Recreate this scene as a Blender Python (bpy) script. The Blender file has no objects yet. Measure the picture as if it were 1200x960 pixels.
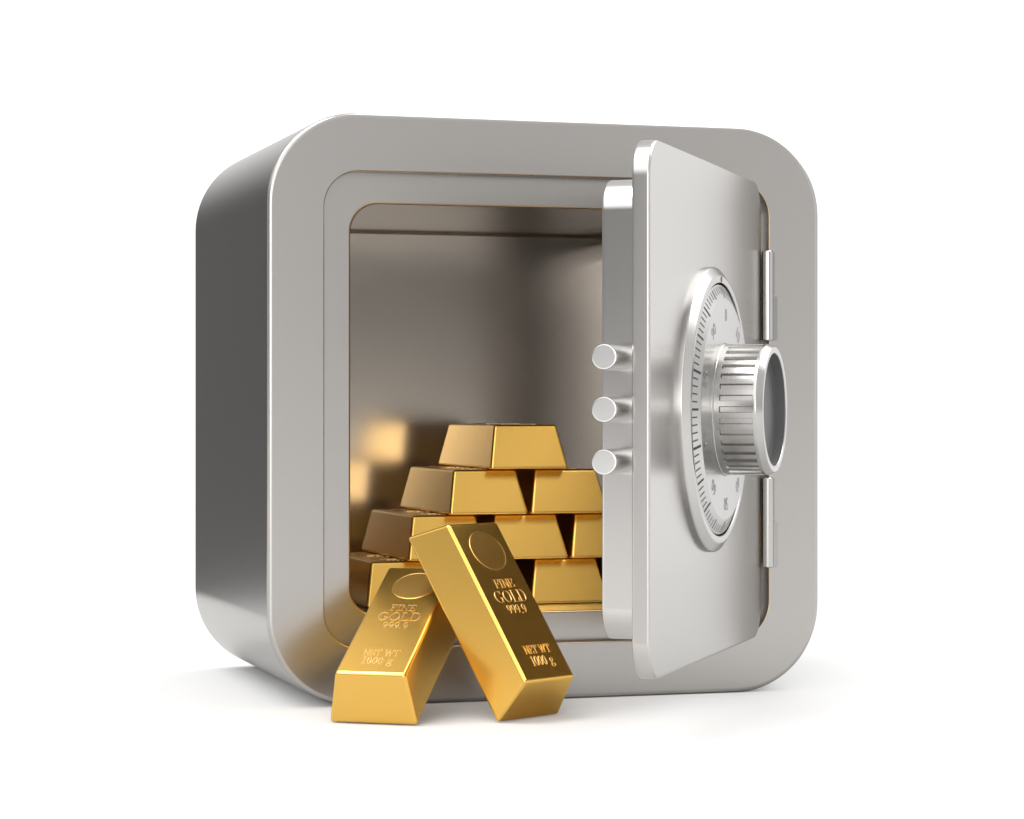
import bpy, bmesh, math
from mathutils import Vector, Matrix, Euler

R = math.radians
U = 0.2                      # every length below is in half safe-heights; the safe is 0.40 m tall
sc = bpy.context.scene
COL = sc.collection

# ------------------------------------------------------------------ camera
cam_d = bpy.data.cameras.new("camera")
cam_d.sensor_width = 36.0
cam_d.lens = 87.17
cam_d.clip_start = 0.05
cam_d.clip_end = 2000.0
cam = bpy.data.objects.new("camera", cam_d)
COL.objects.link(cam)
cam.location = (-2.6479 * U, -8.1343 * U, 1.0 * U)
cam.rotation_euler = (R(90), 0, -0.2983)
sc.camera = cam

# ------------------------------------------------------------------ studio surround (world) and lamps
world = bpy.data.worlds.new("World")
sc.world = world
world.use_nodes = True
nt = world.node_tree
for n in list(nt.nodes):
    nt.nodes.remove(n)
out = nt.nodes.new("ShaderNodeOutputWorld")
bg = nt.nodes.new("ShaderNodeBackground")
tc = nt.nodes.new("ShaderNodeTexCoord")
sep = nt.nodes.new("ShaderNodeSeparateXYZ")
nt.links.new(tc.outputs["Generated"], sep.inputs[0])


def wmath(op, a, b=None):
    n = nt.nodes.new("ShaderNodeMath")
    n.operation = op
    for i, v in enumerate((a, b)):
        if v is None:
            continue
        if isinstance(v, (int, float)):
            n.inputs[i].default_value = v
        else:
            nt.links.new(v, n.inputs[i])
    return n.outputs[0]


def wramp(src, stops, top):
    n = nt.nodes.new("ShaderNodeValToRGB")
    r = n.color_ramp
    while len(r.elements) > 1:
        r.elements.remove(r.elements[-1])
    for i, (p, v) in enumerate(stops):
        e = r.elements[0] if i == 0 else r.elements.new(p)
        e.position = p
        g = v / top if isinstance(v, (int, float)) else None
        e.color = (g, g, g, 1)
    nt.links.new(src, n.inputs[0])
    return n.outputs[0]


az = wmath('DIVIDE', wmath('ARCTAN2', sep.outputs[1], sep.outputs[0]), 2 * math.pi)
az = wmath('FRACT', wmath('ADD', az, 1.0))
# radiance of the studio round the horizon, by compass angle in degrees (0 = the safe's right, 90 = behind it)
HORIZON = [(0, 0.7), (16, 1.1), (28, 1.55), (52, 1.55), (66, 1.25), (88, 1.2), (95, 0.25), (99, 0.12), (140, 0.14), (156, 0.5), (164, 0.7),
           (178, 0.7), (182, 0.4), (186, 0.08), (194, 0.08), (199, 0.12), (207, 0.12), (213, 0.2), (228, 0.2), (235, 1.5), (240, 4.8), (259, 4.8), (267, 0.9), (282, 0.74), (294, 0.76),
           (308, 1.2), (338, 1.2), (359.9, 0.7)]
TOP = 12.0
hor = wramp(az, [(a / 360.0, v) for a, v in HORIZON], TOP)
MID = 0.95
# above: a dim ceiling with two broad soft lights, on the right and on the left
def sky_patch(el, azm, val, inner, outer):
    d = nt.nodes.new("ShaderNodeVectorMath")
    d.operation = 'DOT_PRODUCT'
    nt.links.new(tc.outputs["Generated"], d.inputs[0])
    d.inputs[1].default_value = (math.cos(R(el)) * math.cos(R(azm)), math.cos(R(el)) * math.sin(R(azm)), math.sin(R(el)))
    return wramp(d.outputs["Value"], [(math.cos(R(outer)), MID), (math.cos(R(inner)), val)], TOP)


def lighter(a, b):
    n = nt.nodes.new("ShaderNodeMixRGB")
    n.blend_type = 'LIGHTEN'
    n.inputs[0].default_value = 1.0
    nt.links.new(a, n.inputs[1])
    nt.links.new(b, n.inputs[2])
    return n.outputs[0]


zen = lighter(lighter(sky_patch(51, 17, 4.8, 23, 33), sky_patch(36, 223, 2.3, 20, 33)), sky_patch(64, 182, 11.0, 16, 24))
blend = wramp(sep.outputs[2], [(0.16, 0.0), (0.42, 1.0)], 1.0)
mix = nt.nodes.new("ShaderNodeMixRGB")
nt.links.new(blend, mix.inputs[0])
nt.links.new(hor, mix.inputs[1])
nt.links.new(zen, mix.inputs[2])
nt.links.new(mix.outputs[0], bg.inputs[0])
bg.inputs[1].default_value = TOP
nt.links.new(bg.outputs[0], out.inputs[0])


def softbox(name, loc, target, sx, sy, radiance, col=(1, 1, 1)):
    l = bpy.data.lights.new(name, 'AREA')
    l.shape = 'RECTANGLE'
    l.size, l.size_y = sx * U, sy * U
    l.energy = radiance * math.pi * (sx * U) * (sy * U)
    l.color = col
    o = bpy.data.objects.new(name, l)
    COL.objects.link(o)
    o.location = Vector(loc) * U
    o.rotation_euler = (Vector(target) - Vector(loc)).to_track_quat('-Z', 'Y').to_euler()
    return o


softbox("left_low_softbox", (-8.9, -1.9, 0.30), (0, -0.7, 0.6), 1.6, 0.7, 3.6, (1.0, 0.93, 0.80))

sc.view_settings.view_transform = 'Standard'
sc.view_settings.look = 'None'
sc.view_settings.exposure = 0.0
sc.view_settings.gamma = 1.0
sc.view_settings.use_curve_mapping = False
sc.cycles.use_denoising = True
sc.cycles.max_bounces = 12
sc.cycles.glossy_bounces = 8


# ------------------------------------------------------------------ materials
def metal(name, col, rough, grain=0.0, stretch=(1, 1, 1), aniso=0.0):
    m = bpy.data.materials.new(name)
    m.use_nodes = True
    t = m.node_tree
    b = t.nodes["Principled BSDF"]
    b.inputs["Base Color"].default_value = (*col, 1)
    b.inputs["Metallic"].default_value = 1.0
    b.inputs["Specular Tint"].default_value = (0.8, 0.8, 0.8, 1)
    b.inputs["Roughness"].default_value = rough
    if grain:
        co = t.nodes.new("ShaderNodeTexCoord")
        mp = t.nodes.new("ShaderNodeMapping")
        mp.inputs["Scale"].default_value = stretch
        nz = t.nodes.new("ShaderNodeTexNoise")
        nz.inputs["Scale"].default_value = 60.0
        nz.inputs["Detail"].default_value = 3.0
        mr = t.nodes.new("ShaderNodeMapRange")
        mr.inputs["To Min"].default_value = rough - grain
        mr.inputs["To Max"].default_value = rough + grain
        t.links.new(co.outputs["Object"], mp.inputs[0])
        t.links.new(mp.outputs[0], nz.inputs["Vector"])
        t.links.new(nz.outputs[0], mr.inputs[0])
        t.links.new(mr.outputs[0], b.inputs["Roughness"])
    return m


def matte(name, col, rough, spec=0.5):
    m = bpy.data.materials.new(name)
    m.use_nodes = True
    b = m.node_tree.nodes["Principled BSDF"]
    b.inputs["Base Color"].default_value = (*col, 1)
    b.inputs["Roughness"].default_value = rough
    b.inputs["Specular IOR Level"].default_value = spec
    return m


STEEL = metal("satin_steel", (0.425, 0.408, 0.389), 0.27)
LINER = metal("liner_steel", (0.51, 0.475, 0.437), 0.19)
INNERM = metal("inner_plate_steel", (0.54, 0.522, 0.503), 0.20)
DOORM = metal("door_steel", (0.48, 0.463, 0.446), 0.25)
BRIGHT = metal("bright_steel", (0.47, 0.458, 0.443), 0.22)
BOLTM = metal("bolt_steel", (0.72, 0.705, 0.69), 0.25)
DIALM = metal("dial_steel", (0.49, 0.482, 0.47), 0.28)
HINGEM = metal("hinge_steel", (0.46, 0.445, 0.427), 0.16)
LEAFM = metal("hinge_leaf_steel", (0.36, 0.35, 0.338), 0.18)
GOLD = metal("gold", (0.80, 0.49, 0.113), 0.27)
GOLD_P = metal("gold_struck", (0.82, 0.48, 0.13), 0.31)
GOLD_L = metal("gold_lettering", (0.98, 0.71, 0.34), 0.29)
EDGE_REFL = metal("edge_reflection_tint", (0.42, 0.32, 0.205), 0.22)  # brass tint: warm reflection on the edge bevels put into the colour
KNOBM = metal("knob_steel", (0.44, 0.43, 0.415), 0.21)
INK = matte("engraved_ink", (0.018, 0.018, 0.017), 0.5)
GREYINK = matte("engraved_grey", (0.26, 0.257, 0.25), 0.5)
DARK = matte("knob_insert", (0.10, 0.10, 0.10), 0.55, 0.3)
FLOORM = matte("white_studio_floor", (0.43, 0.43, 0.427), 0.75, 0.15)
FLOORM.node_tree.nodes["Principled BSDF"].inputs["Sheen Weight"].default_value = 1.0
FLOORM.node_tree.nodes["Principled BSDF"].inputs["Sheen Roughness"].default_value = 0.5


# ------------------------------------------------------------------ helpers
def link(name, me, parent=None):
    o = bpy.data.objects.new(name, me)
    COL.objects.link(o)
    if parent:
        o.parent = parent
    return o


def finish(bm, name, mats, parent=None, smooth_angle=32, weighted=True, recalc=True):
    for v in bm.verts:
        v.co *= U
    if recalc:
        bmesh.ops.recalc_face_normals(bm, faces=bm.faces)
    for f in bm.faces:
        f.smooth = True
    me = bpy.data.meshes.new(name)
    bm.to_mesh(me)
    bm.free()
    for m in (mats if isinstance(mats, (list, tuple)) else [mats]):
        me.materials.append(m)
    me.set_sharp_from_angle(angle=R(smooth_angle))
    o = link(name, me, parent)
    if weighted:
        w = o.modifiers.new("weighted_normals", 'WEIGHTED_NORMAL')
        w.keep_sharp = True
        w.weight = 100
    return o


def empty(name, loc, rz=0.0, parent=None):
    o = bpy.data.objects.new(name, None)
    COL.objects.link(o)
    o.location = Vector(loc) * U
    o.rotation_euler = (0, 0, rz)
    o.empty_display_size = 0.02
    if parent:
        o.parent = parent
    return o


def tag(o, label=None, cat=None, group=None, kind=None):
    for k, v in (("label", label), ("category", cat), ("group", group), ("kind", kind)):
        if v:
            o[k] = v


def rr_loop(hw, hh, r, y, n=14, cx=0.0, cz=0.0):
    """rounded rectangle in the XZ plane at depth y, counter-clockwise"""
    p = []
    for sx, sz, a0 in ((1, 1, 0), (-1, 1, 90), (-1, -1, 180), (1, -1, 270)):
        for i in range(n + 1):
            a = R(a0 + 90.0 * i / n)
            p.append((cx + sx * (hw - r) + r * math.cos(a), y, cz + sz * (hh - r) + r * math.sin(a)))
    return p


def loft(bm, loops, cap0=True, cap1=True, close=False):
    rings = [[bm.verts.new(p) for p in lp] for lp in loops]
    n = len(rings[0])
    pairs = list(zip(rings[:-1], rings[1:]))
    if close:
        pairs.append((rings[-1], rings[0]))
    fs = []
    for a, b in pairs:
        for i in range(n):
            j = (i + 1) % n
            fs.append(bm.faces.new((a[i], a[j], b[j], b[i])))
    if cap0:
        fs.append(bm.faces.new(rings[0]))
    if cap1:
        fs.append(bm.faces.new(rings[-1]))
    return fs


def fillet(p0, p1, p2, b, k=4):
    """points rounding the corner p1 of the profile p0-p1-p2 (2D)"""
    a = (Vector(p0) - Vector(p1)).normalized() * b + Vector(p1)
    c = (Vector(p2) - Vector(p1)).normalized() * b + Vector(p1)
    m = Vector(p1)
    return [tuple((1 - t) ** 2 * a + 2 * t * (1 - t) * m + t * t * c) for t in [i / k for i in range(k + 1)]]


def profile_loops(pts, rounds, rad):
    """pts: (half size, depth) corners; rounds: bevel per corner; rad(half) -> corner radius"""
    q = []
    for i, p in enumerate(pts):
        if rounds[i] > 0:
            q += fillet(pts[i - 1], p, pts[(i + 1) % len(pts)], rounds[i])
        else:
            q.append(p)
    return q


def lathe(bm, prof, n=128, mat=0):
    """prof: (radius, out) pairs; axis leaves the door along local -Y"""
    rings = []
    for r, o in prof:
        rings.append([bm.verts.new((r * math.cos(2 * math.pi * i / n), -o, r * math.sin(2 * math.pi * i / n)))
                      for i in range(n)] if r > 1e-6 else [bm.verts.new((0, -o, 0))])
    for a, b in zip(rings[:-1], rings[1:]):
        for i in range(n):
            j = (i + 1) % n
            if len(a) == 1:
                f = bm.faces.new((a[0], b[j], b[i]))
            elif len(b) == 1:
                f = bm.faces.new((a[i], a[j], b[0]))
            else:
                f = bm.faces.new((a[i], a[j], b[j], b[i]))
            f.material_index = mat


def box(bm, x0, x1, y0, y1, z0, z1, bev=0.0, seg=3):
    vs = [bm.verts.new((x, y, z)) for x in (x0, x1) for y in (y0, y1) for z in (z0, z1)]
    fs = [bm.faces.new([vs[i] for i in q]) for q in
          ((0, 1, 3, 2), (4, 6, 7, 5), (0, 4, 5, 1), (2, 3, 7, 6), (0, 2, 6, 4), (1, 5, 7, 3))]
    if bev:
        es = list({e for f in fs for e in f.edges})
        bmesh.ops.bevel(bm, geom=es, offset=bev, segments=seg, profile=0.5, affect='EDGES')


# ------------------------------------------------------------------ setting
bm = bmesh.new()
NX, NY = 16, 12
XA, XB, YA, YB = -40.0, 40.0, -40.0, 4.3
grid = [[bm.verts.new((XA + (XB - XA) * i / NX, YA + (YB - YA) * j / NY, 0)) for j in range(NY + 1)] for i in range(NX + 1)]
for i in range(NX):
    for j in range(NY):
        bm.faces.new((grid[i][j], grid[i + 1][j], grid[i + 1][j + 1], grid[i][j + 1]))
floor = finish(bm, "floor", FLOORM, weighted=False)
tag(floor, "plain white studio floor under the safe and the gold bars", "floor", kind="structure")

# ------------------------------------------------------------------ safe
DEPTH = 1.402
safe = empty("safe", (0, 0, 0))
tag(safe, "brushed steel safe with rounded corners, door open, gold bars stacked inside", "safe")

# outer shell: back, sides, front ring and the rebate the door shuts into
OR, RR, IR = 0.311, 0.125, 0.10
REB = 0.062
pts = [(0.90, DEPTH), (1.0, DEPTH), (1.0, 0.0), (0.805, 0.0), (0.805, REB)]
q = [pts[0]] + fillet(pts[0], pts[1], pts[2], 0.012) + fillet(pts[1], pts[2], pts[3], 0.019, 6) \
    + fillet(pts[2], pts[3], pts[4], 0.004) + [pts[4]]
bm = bmesh.new()
loops = []
for hw, y in q:
    r = OR - (1.0 - hw) if hw > 0.88 else RR + (hw - 0.805)
    loops.append(rr_loop(hw, hw, r, y, 20, 0, 1.0))
fs = loft(bm, loops, cap0=True, cap1=False)
NV = len(loops[0])
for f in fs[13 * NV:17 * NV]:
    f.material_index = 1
finish(bm, "body", [STEEL, EDGE_REFL], safe)

# recessed frame behind the door plate
pts = [(0.8045, REB + 0.001), (0.70, REB + 0.001), (0.70, 0.16)]
q = [pts[0]] + fillet(pts[0], pts[1], pts[2], 0.007) + [(0.70, 0.09)]
bm = bmesh.new()
fs = loft(bm, [rr_loop(hw, hw, IR + (hw - 0.70) * 0.24, y, 20, 0, 1.0) for hw, y in q], cap0=False, cap1=False)
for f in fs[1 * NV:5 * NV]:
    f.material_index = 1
finish(bm, "recessed_frame", [STEEL, EDGE_REFL], safe)

# liner: walls, and the back panel set in it
bm = bmesh.new()
loft(bm, [rr_loop(0.7, 0.7, IR, y, 20, 0, 1.0) for y in (0.09, 0.5, 0.9, 1.335)]
     + [rr_loop(0.693, 0.693, IR - 0.007, 1.342, 20, 0, 1.0)], cap0=False, cap1=False)
finish(bm, "cavity_liner", LINER, safe)
bm = bmesh.new()
fs = loft(bm, [rr_loop(0.6935, 0.6935, IR - .007, 1.352, 20, 0, 1.0), rr_loop(0.6935, 0.6935, IR - .007, 1.336, 20, 0, 1.0),
          rr_loop(0.6895, 0.6895, IR - .011, 1.332, 20, 0, 1.0)])
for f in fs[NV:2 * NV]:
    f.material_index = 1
finish(bm, "back_panel", [LINER, EDGE_REFL], safe)

# ------------------------------------------------------------------ door (local x along the plate from its free edge, y inward)
TH = R(55.5)
FAR = Vector((0.7660, -0.0260, 0))
DIR = Vector((math.cos(TH), math.sin(TH), 0))
DW, DT = 1.6, 0.055
bm = bmesh.new()
hw = 0.8
b = 0.008


def plate_loops(hw, hh, r, y0, y1, b, cx, n=16):
    prof = fillet((hw - .1, y0), (hw, y0), (hw, y1), b) + fillet((hw, y0), (hw, y1), (hw - .1, y1), b)
    return [rr_loop(w, hh - (hw - w), r - (hw - w), y, n, cx, 1.0) for w, y in prof]


loft(bm, plate_loops(0.8, 0.797, 0.115, 0.0, DT, 0.009, 0.8))
door = finish(bm, "door", DOORM, safe)
door.location = (FAR - DIR * DW) * U
door.rotation_euler = (0, 0, TH)
bm = bmesh.new()
STEP = 0.118
loft(bm, plate_loops(0.7, 0.69, 0.10, DT - 0.002, DT + STEP, 0.009, 0.8))
finish(bm, "inner_plate", INNERM, door)

# three locking bolts on the free edge
for z in (0.1525, 0.0, -0.1525):
    bm = bmesh.new()
    rb = 0.0375
    prof = [(0.0, 0.101), (0.0, 0.1)]
    n = 48
    pr = [(rb + .004, -0.002), (rb + .004, 0.001), (rb, 0.003), (rb, 0.0), ]
    pr = [(rb, -0.004), (rb, 0.185), (rb - 0.0015, 0.189), (rb - 0.005, 0.190), (0, 0.190)]
    rings = []
    for r, o in pr:
        if r > 0:
            rings.append([bm.verts.new((0.1 - o, DT + STEP * .5 + r * math.cos(2 * math.pi * i / n),
                                        1 + z + r * math.sin(2 * math.pi * i / n))) for i in range(n)])
    for a_, b_ in zip(rings[:-1], rings[1:]):
        for i in range(n):
            bm.faces.new((a_[i], a_[(i + 1) % n], b_[(i + 1) % n], b_[i]))
    bm.faces.new(rings[-1])
    bm.faces.new(rings[0])
    finish(bm, "locking_bolt", BOLTM, door)

# combination dial
CX = 0.8


def at_dial(o):
    o.location = Vector((CX, 0, 1.0)) * U
    return o


bm = bmesh.new()
lathe(bm, [(0.459, -0.001), (0.459, 0.012), (0.4575, 0.0155), (0.454, 0.018), (0.432, 0.0325), (0.4295, 0.0342), (0.426, 0.035),
           (0.412, 0.035), (0.4085, 0.034), (0.407, 0.031), (0.407, 0.003)], 160)
bmesh.ops.recalc_face_normals(bm, faces=bm.faces)
# index mark above the dial
c = (0, 0.4185)
ring = []
n = 20
v0 = [bm.verts.new((0.0105 * math.cos(2 * math.pi * i / n), -0.0356, c[1] + 0.0098 * math.sin(2 * math.pi * i / n))) for i in range(n)]
f = bm.faces.new(v0[::-1])
f.material_index = 1
at_dial(finish(bm, "dial_ring", [BRIGHT, INK], door, recalc=False))

bm = bmesh.new()
lathe(bm, [(0.408, 0.0015), (0.39, 0.0015)], 128, 1)
lathe(bm, [(0.402, 0.0016), (0.402, 0.0275), (0.4012, 0.0290), (0.3995, 0.0298), (0.357, 0.0485), (0.354, 0.0496), (0.350, 0.050),
           (0.205, 0.050)], 160, 0)
bmesh.ops.recalc_face_normals(bm, faces=bm.faces)


def cone_pt(r, a, lift):
    """point on the graduated cone at radius r; a is clockwise from the top seen from outside"""
    o = 0.0298 + (0.3995 - r) * (0.0485 - 0.0298) / (0.3995 - 0.357) + lift
    return Vector((r * math.sin(a), -o, r * math.cos(a)))


for k in range(100):
    a = 2 * math.pi * k / 100
    r0, r1, hwid = (0.3965, 0.361, 0.0042) if k % 10 == 0 else ((0.3965, 0.367, 0.0036) if k % 5 == 0 else (0.3965, 0.373, 0.0021))
    vs = [bm.verts.new(cone_pt(r, a + s * hwid / r, 0.0007)) for r, s in ((r0, -1), (r1, -1), (r1, 1), (r0, 1))]
    f = bm.faces.new(vs)
    f.normal_update()
    if f.normal.y > 0:
        f.normal_flip()
    f.material_index = 1


def font_faces(bm, txt, size, place, mat):
    cu = bpy.data.curves.new("numeral", 'FONT')
    cu.body = txt
    cu.size = 1.0
    cu.align_x = 'CENTER'
    cu.resolution_u = 4
    to = bpy.data.objects.new("numeral", cu)
    COL.objects.link(to)
    dg = bpy.context.evaluated_depsgraph_get()
    me = to.evaluated_get(dg).to_mesh()
    vs = [bm.verts.new(place(v.co.x * size, (v.co.y - 0.345) * size)) for v in me.vertices]
    for p in me.polygons:
        try:
            f = bm.faces.new([vs[i] for i in p.vertices])
        except ValueError:
            continue
        f.normal_update()
        if f.normal.y > 0:
            f.normal_flip()
        f.material_index = mat
    to.evaluated_get(dg).to_mesh_clear()
    bpy.data.objects.remove(to)
    bpy.data.curves.remove(cu)


for k in range(10):
    a = 2 * math.pi * k / 10
    rad, tang = Vector((math.sin(a), 0, math.cos(a))), Vector((math.cos(a), 0, -math.sin(a)))
    font_faces(bm, str(k * 10), 0.058, lambda x, y: rad * (0.304 + y) + tang * x + Vector((0, -0.0507, 0)), 2)
at_dial(finish(bm, "dial_plate", [DIALM, INK, GREYINK], door, recalc=False))

# fluted knob
bm = bmesh.new()
NF = 36
cols = []
for k in range(NF):
    for o, d in ((-5, 0), (-3.9, 0), (-2.75, 0), (-2.15, 1), (0, 1), (2.15, 1), (2.75, 0), (3.9, 0)):
        cols.append((R(k * 10 + o), d))
rows = [(0.214, 0.049, 0), (0.214, 0.0535, 0), (0.2125, 0.0555, 0), (0.210, 0.056, 0), (0.210, 0.073, 0), (0.210, 0.0755, 1), (0.210, 0.122, 1), (0.210, 0.1775, 1),
        (0.210, 0.1800, 0), (0.210, 0.188, 0), (0.2088, 0.1915, 0), (0.2005, 0.2075, 0), (0.1992, 0.2095, 0), (0.1975, 0.2102, 0),
        (0.1835, 0.2102, 0), (0.1815, 0.2095, 0), (0.180, 0.2075, 0), (0.180, 0.172, 0)]
rings = []
for r, o, g in rows:
    rings.append([bm.verts.new(((r - 0.008 * d * g) * math.cos(a), -o, (r - 0.008 * d * g) * math.sin(a))) for a, d in cols])
n = len(cols)
for a_, b_ in zip(rings[:-1], rings[1:]):
    for i in range(n):
        bm.faces.new((a_[i], a_[(i + 1) % n], b_[(i + 1) % n], b_[i]))
knob = at_dial(finish(bm, "knob", KNOBM, door))
bm = bmesh.new()
lathe(bm, [(0.1803, 0.205), (0.1795, 0.205), (0.1795, 0.175), (0.176, 0.1725), (0.10, 0.1715), (0.0, 0.171)], 96)
ins = finish(bm, "knob_insert", DARK, door)
at_dial(ins)

# hinges on the front face: two knuckles, a pin and a leaf each
HX, HY = 0.7885, -0.030


def cyl_z(bm, x, y, z0, z1, r, bev=0.003, n=40):
    pr = [(r - bev, z0), (r, z0 + bev), (r, z1 - bev), (r - bev, z1)]
    rg = [[bm.verts.new((x + rr * math.cos(2 * math.pi * i / n), y + rr * math.sin(2 * math.pi * i / n), z)) for i in range(n)] for rr, z in pr]
    for a_, b_ in zip(rg[:-1], rg[1:]):
        for i in range(n):
            bm.faces.new((a_[i], a_[(i + 1) % n], b_[(i + 1) % n], b_[i]))
    bm.faces.new(rg[0])
    bm.faces.new(rg[-1])


for z0, z1 in ((0.2435, 0.5605), (-0.5575, -0.2405)):
    zm = (z0 + z1) / 2 + 0.002
    bm = bmesh.new()
    cyl_z(bm, HX, HY, 1 + z0, 1 + z1, 0.0205)
    hinge = finish(bm, "hinge", HINGEM, safe)
    for za, zb, xe in ((zm + .0012, z1 - .001, 0.8245), (z0 + .001, zm - .0012, 0.8345)):
        bm = bmesh.new()
        box(bm, HX + 0.010, 0.8165, -0.021, -0.0005, 1 + za, 1 + zb, 0.0022)
        box(bm, 0.8150, xe, -0.0125, -0.0006, 1 + za + .0004, 1 + zb - .0004, 0.0022)
        finish(bm, "leaf", LEAFM, hinge)

# ------------------------------------------------------------------ gold bars
BW, BL, BH, BE, BEL = 0.296, 0.7083, 0.1600, 0.0306, 0.0551


def strip(bm, path, H=0.0042, z=0.0):
    """raised stroke with sloping sides: path = [(x, y, half width)]; a closed path repeats its first point"""
    closed = (abs(path[0][0] - path[-1][0]) + abs(path[0][1] - path[-1][1])) < 1e-7 and len(path) > 3
    P = path[:-1] if closed else path
    n = len(P)
    sec = []
    for i, (x, y, w) in enumerate(P):
        a = P[i - 1] if (closed or i > 0) else P[i]
        c = P[(i + 1) % n] if (closed or i < n - 1) else P[i]
        t = Vector((c[0] - a[0], c[1] - a[1]))
        t.normalize()
        nx, ny = -t.y, t.x
        sl = min(w * 0.4, 0.0016)
        sec.append([bm.verts.new((x + nx * k, y + ny * k, zz)) for k, zz in ((w, z - 0.001), (w - sl, z + H), (-w + sl, z + H), (-w, z - 0.001))])
    rng = range(n) if closed else range(n - 1)
    for i in rng:
        a, c = sec[i], sec[(i + 1) % n]
        for k in range(3):
            bm.faces.new((a[k], a[k + 1], c[k + 1], c[k]))
    if not closed:
        for s in (sec[0], sec[-1]):
            bm.faces.new(s)


def arc(cx, cy, rx, ry, a0, a1, thick, thin, n=18):
    p = []
    for i in range(n + 1):
        a = R(a0 + (a1 - a0) * i / n)
        p.append((cx + rx * math.cos(a), cy + ry * math.sin(a), thin + (thick - thin) * abs(math.cos(a)) ** 1.6))
    return p


K, k = 0.066, 0.030          # half widths of heavy and fine strokes


def V(x, y0=0.0, y1=1.0, w=K):
    return [(x, y0, w), (x, y1, w)]


def Hs(x0, x1, y, w=k):
    return [(x0, y, w), (x1, y, w)]


GLY = {
    'F': (0.78, [V(.20), Hs(.02, .40, .03), Hs(.02, .72, .97), V(.70, .70, .98, .035), Hs(.2, .52, .52), V(.52, .40, .64, .03)]),
    'I': (0.50, [V(.25), Hs(.04, .46, .03), Hs(.04, .46, .97)]),
    'N': (0.98, [V(.18, 0, 1, k), V(.80, 0, 1, k), [(.18, .97, K), (.78, .03, K)], Hs(.02, .34, .03), Hs(.02, .24, .97), Hs(.64, .96, .97)]),
    'E': (0.82, [V(.20), Hs(.02, .74, .03), Hs(.02, .72, .97), V(.70, .72, .98, .035), V(.73, .02, .28, .035), Hs(.2, .52, .52), V(.52, .40, .64, .03)]),
    'G': (1.02, [arc(.50, .50, .40, .46, 40, 330, K, k, 26), V(.80, .05, .40, K), Hs(.62, .98, .42), V(.80, .72, .97, .035)]),
    'O': (1.02, [arc(.50, .50, .39, .46, 0, 360, K, k, 32)]),
    'L': (0.80, [V(.20), Hs(.02, .40, .97), Hs(.02, .74, .03), V(.73, .02, .32, .035)]),
    'D': (1.00, [V(.20), Hs(.02, .46, .97), Hs(.02, .46, .03), arc(.44, .50, .42, .47, -90, 90, K, k, 20)]),
    'T': (0.86, [V(.43), Hs(.22, .64, .03), Hs(.04, .82, .97), V(.06, .70, .98, .035), V(.80, .70, .98, .035)]),
    'W': (1.36, [[(.16, .97, K), (.42, .02, K)], [(.42, .02, k), (.66, .95, k)], [(.66, .95, K), (.92, .02, K)], [(.92, .02, k), (1.18, .97, k)],
                 Hs(.02, .32, .97), Hs(1.04, 1.32, .97)]),
    '9': (0.62, [arc(.31, .68, .20, .28, 0, 360, .075, k, 24), arc(.14, .62, .37, .58, -62, 8, .075, k, 12)]),
    '.': (0.30, [[(.15, .02, .065), (.15, .13, .065)]]),
    '1': (0.50, [V(.25), Hs(.06, .44, .03), [(.25, .97, k), (.06, .86, k)]]),
    '0': (0.62, [arc(.31, .50, .20, .46, 0, 360, .085, k, 28)]),
    'g': (0.68, [arc(.30, .46, .18, .19, 0, 360, .07, k, 22), arc(.32, -.06, .24, .17, 0, 360, .07, k, 22), [(.20, .29, .05), (.20, .12, .05)],
                 [(.44, .60, k), (.60, .66, k)]]),
    ' ': (0.42, []),
}
LINES = [("FINE", 0.063, 0.033, 0.090), ("GOLD", 0.014, 0.046, 0.150), ("999.9", -0.035, 0.036, 0.090),
         ("NET WT", -0.187, 0.031, 0.122), ("1000 g", -0.229, 0.036, 0.106)]


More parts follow.
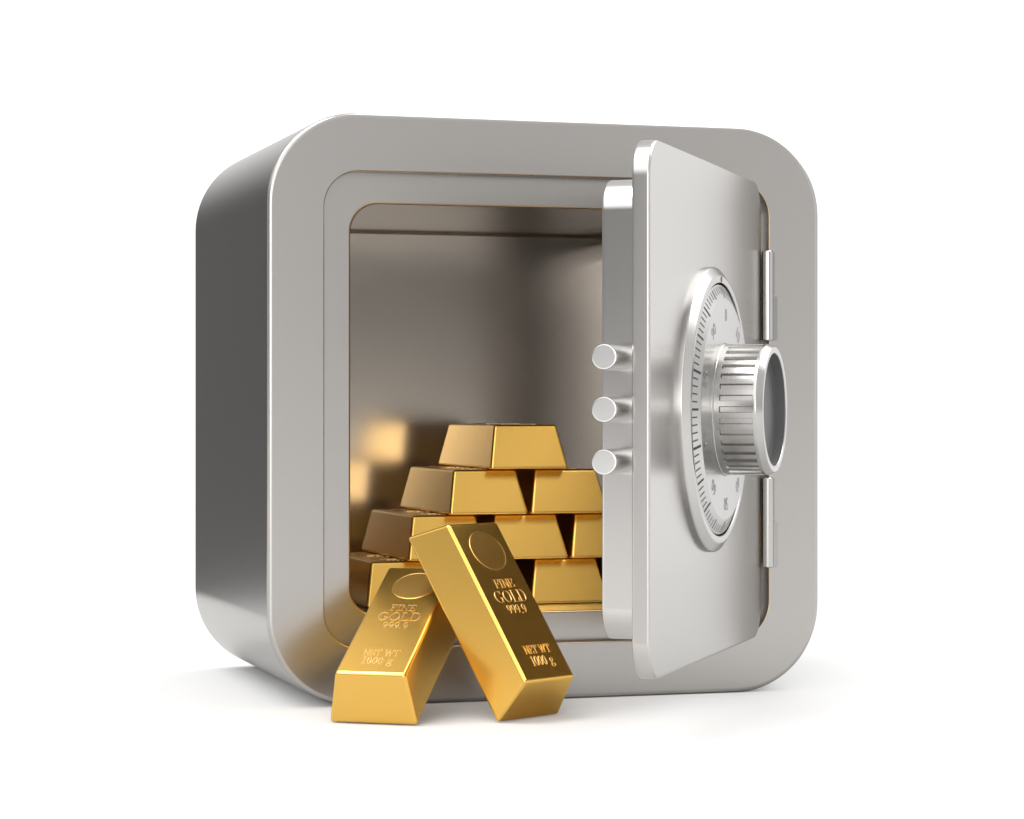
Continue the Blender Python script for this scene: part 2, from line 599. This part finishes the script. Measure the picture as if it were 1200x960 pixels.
def bar_proto():
    bm = bmesh.new()
    w, l, h, e, el = BW / 2, BL / 2, BH, BE, BEL
    B = [bm.verts.new(p) for p in ((-w, -l, 0), (w, -l, 0), (w, l, 0), (-w, l, 0))]
    T = [bm.verts.new(p) for p in ((-w + e, -l + el, h), (w - e, -l + el, h), (w - e, l - el, h), (-w + e, l - el, h))]
    bm.faces.new(B[::-1])
    bm.faces.new(T)
    for i in range(4):
        j = (i + 1) % 4
        bm.faces.new((B[i], B[j], T[j], T[i]))
    bmesh.ops.bevel(bm, geom=list(bm.edges), offset=0.0105, segments=5, profile=0.5, affect='EDGES')
    bar = finish(bm, "gold_bar", GOLD)
    # round struck medallion
    bm = bmesh.new()
    n = 72
    pr = [(0.0765, -0.001), (0.0755, 0.0006), (0.0745, 0.0012), (0.0735, 0.0013), (0.0720, 0.0008), (0.0705, 0.0006)]
    rg = [[bm.verts.new((0.006 + r * math.cos(2 * math.pi * i / n), 0.190 + r * math.sin(2 * math.pi * i / n), BH + z)) for i in range(n)] for r, z in pr]
    for a_, b_ in zip(rg[:-1], rg[1:]):
        for i in range(n):
            bm.faces.new((a_[i], a_[(i + 1) % n], b_[(i + 1) % n], b_[i]))
    bm.faces.new(rg[-1])
    finish(bm, "medallion", GOLD_P, bar)
    # raised lettering
    cnt = 0
    for part, lines in (("purity_lettering", LINES[:3]), ("weight_lettering", LINES[3:])):
        bm = bmesh.new()
        for txt, yc, ch, wid in lines:
            tw = sum(GLY[c][0] for c in txt)
            sx = wid / tw
            x = 0.006 - wid / 2
            for ch_ in txt:
                adv, st = GLY[ch_]
                for g in st:
                    wsc = (sx + ch) / 2
                    strip(bm, [(x + px * sx, yc + (py - .5) * ch, pw * wsc) for px, py, pw in g], 0.0014, BH + (cnt % 7) * 2e-5)
                    cnt += 1
                x += adv * sx
        finish(bm, part, GOLD_L, bar, smooth_angle=25, weighted=False)
    return bar


def copy_tree(o):
    c = o.copy()
    COL.objects.link(c)
    for ch in o.children:
        d = ch.copy()
        COL.objects.link(d)
        d.parent = c
    return c


bar0 = bar_proto()
YAW = 0.0046
X0, Y0, PITCH = -0.4271, 0.7085, 0.3045
ZF = 0.3005                    # cavity floor
LAB = {
    (3, 0): "single gold bar on the very top of the stack inside the safe",
    (2, 0): "left gold bar of the pair directly under the topmost bar",
    (2, 1): "right gold bar of the pair directly under the topmost bar",
    (1, 0): "left gold bar of the three in the row above the bottom row",
    (1, 1): "middle gold bar of the three in the row above the bottom row",
    (1, 2): "right gold bar of three above the bottom row, cut off by the door",
    (0, 0): "leftmost gold bar of the bottom row, beside the opening's left edge",
    (0, 1): "second gold bar of the bottom row, hidden behind the tilted bars",
    (0, 2): "gold bar of the bottom row seen right of the tilted bars, on the cavity floor",
    (0, 3): "rightmost gold bar of the bottom row, behind the open door",
}
first = True
for (lay, kx), lab in LAB.items():
    o = bar0 if first else copy_tree(bar0)
    first = False
    px = PITCH * (kx + lay / 2)
    o.location = Vector((X0 + px * math.cos(YAW), Y0 + px * math.sin(YAW), ZF + lay * 0.1618)) * U
    o.rotation_euler = (0, 0, YAW)
    tag(o, lab, "gold bar", "gold bars stacked inside the safe")

for (rx, ry, rz, x, y), lab in (
        ((0.9562, 0.0, 0.5287, -0.3479, -0.3175), "steeply tilted gold bar propped over its neighbour in front of the opening"),
        ((0.5329, 0.0, -0.5889, -0.5871, -0.2303), "low tilted gold bar in front of the safe, lying under the steeper one")):
    o = copy_tree(bar0)
    M = Euler((rx, ry, rz), 'XYZ').to_matrix()
    z = -min((M @ Vector((sx * BW / 2, -BL / 2, 0))).z for sx in (-1, 1))
    o.location = Vector((x, y, z)) * U
    o.rotation_euler = (rx, ry, rz)
    tag(o, lab, "gold bar", "gold bars tilted in front of the safe")
